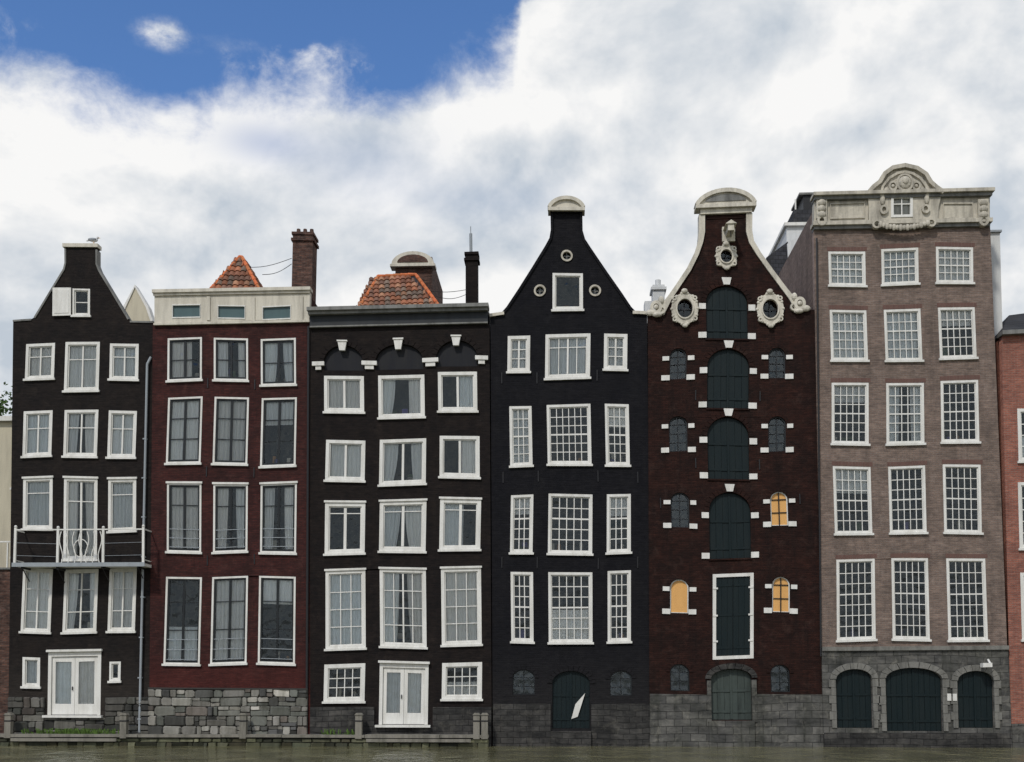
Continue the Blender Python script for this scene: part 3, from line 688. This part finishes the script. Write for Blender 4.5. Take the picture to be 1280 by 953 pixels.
q=R(872,241,942,255); h.a('pediment_tympanum','greytrim').prism([(((q[0]+q[1])/2)+(q[1]-q[0])*.36*math.cos(math.pi*k/12),q[2]+.06+(q[3]-q[2])*.6*math.sin(math.pi*k/12)) for k in range(13)],-.17,-.1)
q=R(876,262,940,268); g.box(q[0],q[1],-.14,.33,q[2],q[3]); 
q=R(884,270,930,273); h.a('neck_shadow_course','b5').box(q[0],q[1],-.03,.02,q[2],q[3])
h.wall('stone_base_left','ash',P([(812,868),(886,868),(886,950),(812,950)]),-.08,.1,[]) ; h.wall('stone_base_right','ash',P([(943,868),(1028,868),(1029,950),(943,950)]),-.08,.1,[])
q=R(886,901,943,950); h.a('door_step','ash').box(q[0],q[1],-.16,.0,-.5,q[3])
for a0,a1 in ((884,889),(940,946)):
    q=R(a0,850,a1,903); h.a('door_jamb_stones','ash').box(q[0],q[1],-.11,.03,q[2],q[3])
for u,v in ((825,610),(870,475),(870,560),(950,475),(950,560),(1000,605)):
    q=S(u,v+20); h.a('wall_anchors','iron').box(q[0]-.02,q[0]+.02,-.03,.01,q[1]-.2,q[1]+.2)
h.done()
# ================================================================= HOUSE 6 (taupe brick)
h=Thing('brick_canal_house',-.06)
rowsd=[((1036,315,1082,358),(1102,312,1148,356),(1170,310,1216,355),5,4),
((1037,389,1083,452),(1105,387,1151,451),(1173,386,1219,449),5,5),
((1039,480,1085,556),(1107,479,1154,555),(1175,477,1222,554),5,6),
((1042,584,1089,667),(1111,583,1157,667),(1179,582,1226,666),5,6),
((1045,699,1093,800),(1114,699,1160,800),(1183,698,1232,800),5,7)]
curs=iter(['full','full','full','full','full','top','top','sides','none','top','none','none','none','none','none'])
for a,b,c,co,ro in rowsd:
    for px in (a,b,c):
        window(h,px,co,rows=ro,mw=.03,thick_h=.05,cur=next(curs),fw=.09,sw=.035)
        q=R(px[0]-2,px[1]-6,px[2]+2,px[1]-1); vs=h.a('flat_arches','brickdark')
        n=12
        for i in range(n):
            x0=q[0]+(q[1]-q[0])*i/n+.006; x1=q[0]+(q[1]-q[0])*(i+1)/n-.006; vs.box(x0,x1,-.006,.02,q[2],q[3])
doors=[(1045,836,1089,910),(1107,836,1176,914),(1196,838,1240,910)]
for px in doors:
    r=shutter(h,px,12 if px[0]!=1107 else 14,'green',y=.02,planks=6 if px[0]!=1107 else 10); vouss(h,r,12,.24,'archst',-.16,-.02,9)
    for e in (-1,1):
        xx=r[0]-.03 if e<0 else r[1]+.03
        n=6
        for i in range(n):
            w=.26 if i%2 else .17; z0=r[2]+(r[3]-r[2]-.38)*i/n+.006; z1=r[2]+(r[3]-r[2]-.38)*(i+1)/n-.006
            A,B=(xx-w,xx) if e<0 else (xx,xx+w); h.a('door_jamb_stones','archst').box(A,B,-.14,-.0,z0,z1)
out=P([(1029,950),(1017,280),(1236,276),(1264,950)])
h.wall('front_wall','b6',out)
body(h,[(1029,950),(1017,262),(1236,258),(1263,950)],'b6')
bh=[archpoly(R(*px),(12 if px[0]!=1107 else 14)/32) for px in doors]
h.wall('stone_base','ash',P([(1029,950),(1027,812),(1258,812),(1264,950)]),-.09,.1,bh)
q=R(1027,808,1258,813); h.a('base_string_course','archst').box(q[0],q[1],-.17,.0,q[2],q[3])
q=R(1029,916,1262,950); h.a('base_plinth','ash4').box(q[0],q[1],-.2,-.05,-.5,q[3])
cm_='stonecream'
a=h.a('cornice','stonecream')
def sb(part,mat,v0_,v1_,y,ex=0):
    h.a(part,mat).prism([ (S(1017-ex,v1_)[0],S(1017,v1_+2)[1]),(S(1235+ex,v1_)[0],S(1235,v1_-3)[1]),(S(1235+ex,v0_)[0],S(1235,v0_-3)[1]),(S(1017-ex,v0_)[0],S(1017,v0_+2)[1])],y,.3)
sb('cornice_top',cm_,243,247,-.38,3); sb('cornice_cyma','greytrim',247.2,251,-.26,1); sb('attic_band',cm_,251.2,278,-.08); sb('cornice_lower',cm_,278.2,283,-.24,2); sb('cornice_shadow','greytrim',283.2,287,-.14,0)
for u0 in (1019,1219):
    q=R(u0,252,u0+13,282); a.box(q[0],q[1],-.22,-.02,q[2]+.2,q[3]); 
    for k in range(3): a.ball(((q[0]+q[1])/2,-.24,q[3]-.15-.24*k),(.17,.1,.14))
    a.ring((q[0]+q[1])/2,q[2]+.1,.14,.16,.1,-.27,-.05)
for u0,u1 in ((1036,1080),(1176,1214)):
    q=R(u0,255,u1,275); a.ribbon(rectpoly(q,.03),.06,-.13,-.05,closed=True)
ctr=P([(1084,284),(1084,262),(1082,246),(1088,238),(1096,232),(1102,222),(1112,215),(1127,212),(1142,215),(1153,222),(1159,232),(1166,238),(1174,244),(1170,262),(1170,284)])
wr=R(1111,249,1138,276)
h.wall('attic_gable',cm_,ctr,-.2,.45,[rectpoly(wr,.012)])
top=P([(1081,247),(1088,239),(1096,233),(1102,223),(1112,216),(1127,213),(1142,216),(1153,223),(1159,233),(1166,239),(1175,245)])
a.ribbon(top,.16,-.36,.3)
inn=P([(1098,250),(1100,238),(1108,228),(1118,222),(1127,220),(1137,222),(1147,228),(1154,238),(1156,250)])
a.ribbon(inn,.1,-.28,-.15)
fa=h.a('attic_window_frame','white'); x0,x1,z0,z1=wr
fa.box(x0,x0+.1,-.23,-.1,z0,z1); fa.box(x1-.1,x1,-.23,-.1,z0,z1); fa.box(x0+.1,x1-.1,-.227,-.1,z1-.1,z1); fa.box(x0+.1,x1-.1,-.227,-.1,z0,z0+.1)
fa.box((x0+x1)/2-.02,(x0+x1)/2+.02,-.2,-.15,z0,z1); fa.box(x0,x1,-.195,-.155,(z0+z1)/2+.08,(z0+z1)/2+.12)
h.a('window_glass','glass').add([(x0,-.12,z0),(x1,-.12,z0),(x1,-.12,z1),(x0,-.12,z1)],[(0,1,2,3)]); h.a('attic_interior','room').box(x0-.05,x1+.05,.1,.2,z0-.05,z1+.05)
q=S(1127,234); a.ball((q[0],-.3,q[1]),(.28,.1,.26)); a.ring(q[0],q[1],.3,.32,.08,-.33,-.15,n=16); a.ball((q[0],-.38,q[1]+.05),(.13,.08,.16))
for sg in (-1,1):
    a.ring(q[0]+sg*.45,q[1]-.12,.14,.16,.08,-.3,-.15,n=14); a.ball((q[0]+sg*.45,-.26,q[1]-.12),(.07,.05,.07)); a.ball((q[0]+sg*.68,-.24,q[1]-.3),(.13,.07,.15))
    a.ball((q[0]+sg*.85,-.24,q[1]-.62),(.1,.07,.22)); a.ring(q[0]+sg*.8,q[1]-1.05,.12,.15,.08,-.3,-.15,n=12)
q=S(1127,282)
for k in range(-7,8): a.ball((q[0]+k*.13,-.28,q[1]-.25+.0035*k*k),(.09,.07,.1+.03*(k%2)))
for sg in (-1,1): a.ring(q[0]+sg*1.05,q[1]-.05,.14,.14,.08,-.3,-.1,n=12)
q=S(1228,831); lf=h.a('flood_lamp','white'); lf.box(q[0]-.22,q[0]+.12,-.62,-.3,q[1]-.08,q[1]+.08); lf.cyl((q[0]+.1,-.3,q[1]),(q[0]+.1,-.06,q[1]-.1),.03); lf.cyl((q[0]+.15,-.4,q[1]),(q[0]+.15,-.1,q[1]+.2),.04)
for u in (1182,1189): 
    q=R(u,867,u+5,876); h.a('name_plates','white').box(q[0],q[1],-.17,-.15,q[2],q[3])
h.a('downpipe','iron').cyl((S(1022,700)[0]+.05,-.1,3.5),(S(1019,300)[0]+.05,-.1,S(1019,300)[1]),.035)
h.done()
# ================================================================= right-hand neighbours
h=Thing('white_stair_tower'); q=R(1237,291,1250,420,1.5); h.a('walls','whitewall').box(q[0]-1,q[1]+.05,1.5,8,1,q[3]); h.a('coping','pipe').box(q[0]-1,q[1]+.1,1.4,8.1,q[3],q[3]+.08)
h.done()
h=Thing('brick_house',-.02)
window(h,(1272,511,1320,577),3,rows=4,cur='half',fw=.12); window(h,(1273,603,1325,686),3,rows=5,cur='none',fw=.12); window(h,(1276,716,1330,800),3,rows=5,cur='none',fw=.12)
h.wall('front_wall','b7',P([(1264,950),(1252,420),(1500,408),(1530,950)]))
body(h,[(1265,950),(1253,422),(1499,410),(1529,950)],'b7')
q0=S(1250,418); q1=S(1500,406); h.a('gutter','greytrim').prism([(q0[0],q0[1]-.08),(q1[0],q1[1]-.08),(q1[0],q1[1]+.08),(q0[0],q0[1]+.08)],-.25,.3)
A=(q0[0]+.05,.1,q0[1]); B=(q1[0],.1,q1[1]); C=(q1[0],3.2,q1[1]+2.2); D=(q0[0]+1.6,3.2,q0[1]+1.75)
h.a('slate_roof','roof').add([A,B,C,D,(q0[0]+.05,6.5,q0[1]),(q1[0],6.5,q1[1])],[(0,1,2,3),(4,0,3),(5,4,3,2)])
q=R(1264,905,1530,950); h.a('stone_base','ash').box(q[0],q[1],-.1,0,-.5,q[3])
h.done()
h=Thing('white_rear_house'); y=9.4
q=R(984,283,1040,420,y); h.a('walls','whitewall').box(q[0],q[1],y,y+5,1,q[3]); h.a('cornice','white').box(q[0]-.12,q[1],y-.15,y+5,q[3]-.001,q[3]+.15)
q2=R(992,262,1040,283,y+.6); h.a('mansard','roof').box(q2[0],q2[1],y+.6,y+4,q[3]+.15,q2[3]); q3=R(1004,244,1040,263,y+.8); h.a('roof_stack','iron').box(q3[0],q3[1],y+.8,y+2.6,q2[3],q3[3]); h.a('roof_stack_cap','greytrim').box(q3[0]-.2,q3[1],y+.7,y+2.7,q3[3],q3[3]+.1)
w=P([(958,322),(985,302),(990,400),(935,400)],y-.4); h.a('side_roof','roof').prism(w,y-.4,y-.2)
w=P([(984,305),(990,400),(1030,400),(1030,290),(996,296)],y-.5); h.a('white_gable','whitewall').prism(w,y-.5,y-.25)
h.a('roof_finials','white').cyl((q2[0]+.1,y+.6,q2[3]),(q2[0]+.1,y+.6,q2[3]+.5),.04)
h.done()
h=Thing('white_chimney'); y=8; q=R(816,356,831,400,y); a=h.a('stack','whitewall'); a.box(q[0],q[1],y,y+.8,q[2]-2,q[3]); a.box(q[0]-.08,q[1]+.08,y-.08,y+.88,q[3]-.25,q[3]-.12); 
a.cyl(((q[0]+q[1])/2,y+.4,q[3]),((q[0]+q[1])/2,y+.4,q[3]+.35),.13); q=R(806,376,818,400,y); a.box(q[0],q[1]-.01,y+.05,y+.7,q[2]-2,q[3]); h.done()
h=Thing('rear_white_gable'); y=8.5; w=P([(150,402),(156,384),(169,358),(184,384),(190,402),(192,700),(150,700)],y); h.a('gable_wall','creamwall').prism(w,y,y+.4); h.a('coping','white').ribbon(P([(150,402),(156,384),(169,358),(184,384),(190,402)],y),.12,y-.05,y+.45); h.done()
h=Thing('cream_house',2.0)
window(h,(-14,545,10,600),2,hs=[.4],cur='none'); window(h,(-14,625,9,690),2,hs=[.4],cur='half')
h.wall('front_wall','creamwall',P([(-160,950),(-160,514),(14,514),(14,950)]))
body(h,[(-160,950),(-160,516),(13,516),(13,950)],'creamwall',y1=4)
a=h.a('cornice','white'); q=R(-160,508,14,514); a.box(q[0],q[1],-.2,.3,q[2],q[3])
h.done()
h=Thing('brick_annex',.25)
window(h,(-30,760,-5,840),2,rows=3,cur='none')
h.wall('front_wall','chim',P([(-160,950),(-160,712),(9,712),(8,950)]),0,.3)
body(h,[(-160,950),(-160,714),(8,714),(8,950)],'chim',y1=1.6)
a=h.a('terrace_railing','white')
for u in range(-150,10,14): x,z=S(u,712); a.box(x-.025,x+.025,.05,.1,z,z+1.1)
x0,z0=S(-160,712); x1,_=S(10,712); a.box(x0,x1,.045,.105,z0+1.1,z0+1.16); h.a('coping','greytrim').box(x0,x1,-.08,.35,z0-.001,z0+.07)
h.done()
h=Thing('leafy_tree'); by=10; bx=S(-24,500,10)[0]
t=h.a('trunk_and_limbs','bark'); t.cyl((bx,by,.9),(bx+.2,by,11),.4,10,.22)
lf=h.a('foliage','leaf')
tips=[]
for k in range(12):
    an=k*2.4; l=random.uniform(1.2,2.6); z0=random.uniform(8,11); tip=Vector((bx+.1+l*math.cos(an),by+l*math.sin(an),z0+random.uniform(2.5,5))); t.cyl((bx+.15,by,z0),tip,.12,6,.03); tips.append(tip)
for tip in tips+[Vector((bx,by,16)),Vector((bx+1.0,by-1,15.3)),Vector((bx+1.4,by,14.2)),Vector((bx+1.2,by-.5,13.2))]:
    for c in range(5):
        cc=tip+Vector([random.gauss(0,.5) for _ in range(3)]); g=random.uniform(.6,1.6)
        for q in range(90):
            p=cc+Vector([random.gauss(0,.4) for _ in range(3)]); a_=Vector([random.gauss(0,1) for _ in range(3)]).normalized()*.1; b_=a_.orthogonal().normalized()*.065
            lf.add([p-a_,p+b_,p+a_,p-b_],[(0,1,2,3)],(g,g,g*.9))
h.done()
# ================================================================= quay, posts, weeds
h=Thing('quay_ledge')
xl=S(-160,930)[0]; xr=S(612,930)[0]
rubble(h.a('masonry','algae'),h.a('masonry_core','mortar'),xl,xr,-.4,.3,-.55,pal,.14,.2)
h.a('fill','mortar').box(xl,xr,-.36,-.13,-.4,.32)
a=h.a('timber_capping','wood'); x=xl
while x<xr:
    w=min(random.uniform(2.2,3.6),xr-x); a.box(x+.01,x+w-.01,-.66,-.14,.33+random.uniform(0,.02),.44+random.uniform(0,.02)); x+=w
h.done()
def post(u,v0_=894,w=.25):
    h=Thing('mooring_post'); x,z=S(u,v0_,-.5); a=h.a('post','wood'); a.box(x-w/2,x+w/2,-.67,-.42,.3,z); 
    a.prism([(x-w/2-.03,z),(x+w/2+.03,z),(x+w/2-.03,z+.08),(x-w/2+.03,z+.08)],-.7,-.39)
    h.a('ring_band','iron').box(x-w/2-.012,x+w/2+.012,-.682,-.408,z-.25,z-.2); h.done()
for u in (12,156,305,449,596,606): post(u)
h=Thing('fender_rail'); a=h.a('boards','wood')
for A,B in ((12,150),(455,592)):
    x0=S(A,912,-.6)[0]; x1=S(B,912,-.6)[0]; a.box(x0+.1,x1-.1,-.72,-.665,.18,.3)
h.done()
h=Thing('quay_weeds'); a=h.a('leaves','leaf')
for k in range(420):
    u=random.choice([random.gauss(92,16),random.uniform(30,150),random.uniform(400,445) if random.random()<.3 else random.gauss(92,12)]); x,z=S(u,910,-.3); y=random.uniform(-.45,-.16); hh=random.uniform(.05,.26)
    dx=random.uniform(-.09,.09); g=random.uniform(.7,2)
    a.add([(x,y,.43),(x+.03,y,.43),(x+dx+.02,y-.04,.43+hh),(x+dx-.02,y-.03,.43+hh*.9)],[(0,1,2,3)],(g,g,g*.7))
h.done()
h=Thing('seagull'); x,z=S(116,306); z+=.05; y=.1
a=h.a('body','gull'); a.ball((x,y,z+.17),(.17,.08,.085),12,8); a.ball((x+.15,y,z+.27),(.055,.05,.055)); a.cyl((x+.1,y,z+.19),(x+.15,y,z+.27),.05,8,.04)
a.prism([(x-.1,z+.16),(x-.3,z+.13),(x-.3,z+.16),(x-.1,z+.22)],y-.03,y+.03)
b=h.a('wings','gullgrey'); b.ball((x-.05,y-.07,z+.19),(.18,.025,.06)); b.ball((x-.05,y+.07,z+.19),(.18,.025,.06))
c=h.a('bill_and_legs','yellow'); c.cyl((x+.19,y,z+.26),(x+.27,y,z+.25),.018,6,.004); c.cyl((x,y-.03,z),(x,y-.03,z+.1),.01,5); c.cyl((x,y+.03,z),(x,y+.03,z+.1),.01,5)
h.done(smooth=('body','wings'))
# ================================================================= water & ground
def sheet(name,x0,x1,y0,y1,z,mat):
    me=bpy.data.meshes.new(name); me.from_pydata([(x0,y0,z),(x1,y0,z),(x1,y1,z),(x0,y1,z)],[],[(0,1,2,3)]); me.materials.append(mat)
    o=bpy.data.objects.new(name,me); sc.collection.objects.link(o); return o
m,t,p,tc=base('canal_water')
n1=t.noise(t.mapv(tc,(.45,.35,1)),1.3,3,.5,.6); n2=t.noise(t.mapv(tc,(1.1,.6,1)),4.0,3,.6,.3)
hgt=t.math('ADD',n1,t.math('MULTIPLY',n2,.3))
b=t.new('ShaderNodeBump'); b.inputs['Strength'].default_value=1.0; b.inputs['Distance'].default_value=.22
t.l.new(hgt,b.inputs['Height']); t.l.new(b.outputs[0],p.inputs['Normal'])
t.l.new(t.mix(t.ramp(n1,.35,.65),(.085,.082,.042,1),(.17,.16,.085,1)),p.inputs['Base Color']); p.inputs['Roughness'].default_value=.05; p.inputs['IOR'].default_value=1.33
sheet('canal_water',-900,900,-900,.25,0,m)
m2=mat_paint('street_ground',(.13,.125,.115,1),.9,.4); sheet('ground',-1500,1500,.27,2500,.9,m2)
# ================================================================= sky, sun
W=bpy.data.worlds.new("World"); sc.world=W; W.use_nodes=True; t=NT(W.node_tree); bg=W.node_tree.nodes['Background']
SE=math.radians(48); SAZ=math.radians(205)
sky=t.new('ShaderNodeTexSky'); sky.sky_type='NISHITA'; sky.sun_disc=False; sky.sun_elevation=SE; sky.sun_rotation=SAZ; sky.air_density=1.0; sky.dust_density=.3; sky.ozone_density=1.5
tc=t.new('ShaderNodeTexCoord').outputs['Generated']
s=t.new('ShaderNodeSeparateXYZ'); t.l.new(tc,s.inputs[0]); X,Y,Z=s.outputs
az=t.math('ARCTAN2',X,Y); hor=t.math('SQRT',t.math('ADD',t.math('MULTIPLY',X,X),t.math('MULTIPLY',Y,Y))); el=t.math('ARCTAN2',Z,hor)
def AE(u,v):
    d=DIR(u,v); return math.atan2(d.x,d.y), math.atan2(d.z,math.hypot(d.x,d.y))
pts=[(-40,98),(20,106),(70,132),(110,160),(150,170),(205,164),(250,154),(300,130),(360,118),(430,132),(480,142),(520,138),(570,118),(620,100),(645,76),(650,32),(690,8),(740,-40),(800,-140),(1300,-300)]
A0,A1=-.62,.62
fc=t.new('ShaderNodeFloatCurve'); cv=fc.mapping.curves[0]
q=[( (AE(u,v)[0]-A0)/(A1-A0), AE(u,v)[1]/1.2) for u,v in pts]
q=[(0,q[0][1])]+q+[(1,.9)]
cv.points[0].location=q[0]; cv.points[1].location=q[-1]
for a_ in q[1:-1]: cv.points.new(*a_)
for pnt in cv.points: pnt.handle_type='AUTO_CLAMPED'
fc.mapping.update()
t.l.new(t.math('MULTIPLY_ADD',az,1/(A1-A0),-A0/(A1-A0),clamp=True),fc.inputs['Value'])
thr=t.math('MULTIPLY',fc.outputs[0],1.2)
vec=t.mapv(tc,(1,1,1.35))
big=t.noise(vec,7.5,7,.6,.15); fine=t.noise(vec,20,6,.64,.2)
d=t.math('MULTIPLY',t.math('SUBTRACT',thr,el),42.0)
d=t.math('ADD',d,t.math('MULTIPLY',t.math('SUBTRACT',big,.5),3.6)); d=t.math('ADD',d,t.math('MULTIPLY',t.math('SUBTRACT',fine,.5),2.8))
def gauss(u,v,su,sv,amp):
    a0,e0=AE(u,v)
    gx=t.math('POWER',t.math('ABSOLUTE',t.math('DIVIDE',t.math('SUBTRACT',az,a0),su/F)),2.0); gy=t.math('POWER',t.math('ABSOLUTE',t.math('DIVIDE',t.math('SUBTRACT',el,e0),sv/F)),2.0)
    return t.math('MULTIPLY',t.math('EXPONENT',t.math('MULTIPLY',t.math('ADD',gx,gy),-1.0)),amp)
dens=t.math('MULTIPLY_ADD',t.math('MAXIMUM',d,-1.6),.7,.12)
fm=t.math('MULTIPLY_ADD',fine,3.4,-.8)
for u,v,su,sv,am in ((200,42,36,18,1.25),(430,68,60,22,.75),(300,60,70,24,.5),(20,26,50,16,.7),(700,20,50,45,1.3)): 
    dens=t.math('ADD',dens,t.math('MULTIPLY',gauss(u,v,su,sv,am),fm))
mask=t.new('ShaderNodeMapRange',interpolation_type='SMOOTHSTEP'); t.l.new(dens,mask.inputs[0]); mask.inputs[1].default_value=-.7; mask.inputs[2].default_value=.75
mk=t.math('MULTIPLY',mask.outputs[0],.99)
mk=t.math('SUBTRACT',mk,gauss(330,178,55,22,.4)); mk=t.math('SUBTRACT',mk,gauss(600,250,160,30,.10)); mk=t.math('SUBTRACT',mk,gauss(455,200,90,40,.18),clamp=True)
of=t.new('ShaderNodeVectorMath',operation='ADD'); t.l.new(vec,of.inputs[0]); of.inputs[1].default_value=(-.022,0,.045)
big2=t.noise(vec,5.0,6,.55,.2); big3=t.noise(of.outputs[0],5.0,6,.55,.2)
rel=t.math('MULTIPLY_ADD',t.math('SUBTRACT',big2,big3),4.6,.62)
rel=t.math('ADD',rel,t.math('MULTIPLY',t.math('SUBTRACT',fine,.5),.55))
for g_ in ((230,165,220,40,.3),(700,110,90,45,.4),(1000,130,300,60,.15)): rel=t.math('ADD',rel,gauss(*g_))
for g_ in ((690,190,110,30,.45),(160,220,150,32,.4),(880,60,120,40,.25),(450,300,300,50,.1)): rel=t.math('SUBTRACT',rel,gauss(*g_))
rel=t.math('MAXIMUM',t.math('MINIMUM',rel,1.0),0.0)
cc=t.mix(rel,(5.3,5.9,6.6,1),(9.5,9.45,9.35,1))
skc=t.mix(1.0,sky.outputs[0],(.82,1.12,1.5,1),'MULTIPLY')
col=t.mix(mk,skc,cc)
t.l.new(col,bg.inputs[0]); bg.inputs[1].default_value=.1
ld=bpy.data.lights.new('sun','SUN'); ld.energy=2.4; ld.angle=math.radians(5); ld.color=(1,.95,.87)
lo=bpy.data.objects.new('sun',ld); sc.collection.objects.link(lo)
sd=Vector((math.sin(SAZ)*math.cos(SE),math.cos(SAZ)*math.cos(SE),math.sin(SE)))
lo.rotation_euler=sd.to_track_quat('Z','Y').to_euler(); lo.location=(0,-30,40)
sc.view_settings.view_transform='Standard'; sc.view_settings.look='None'; sc.view_settings.exposure=0
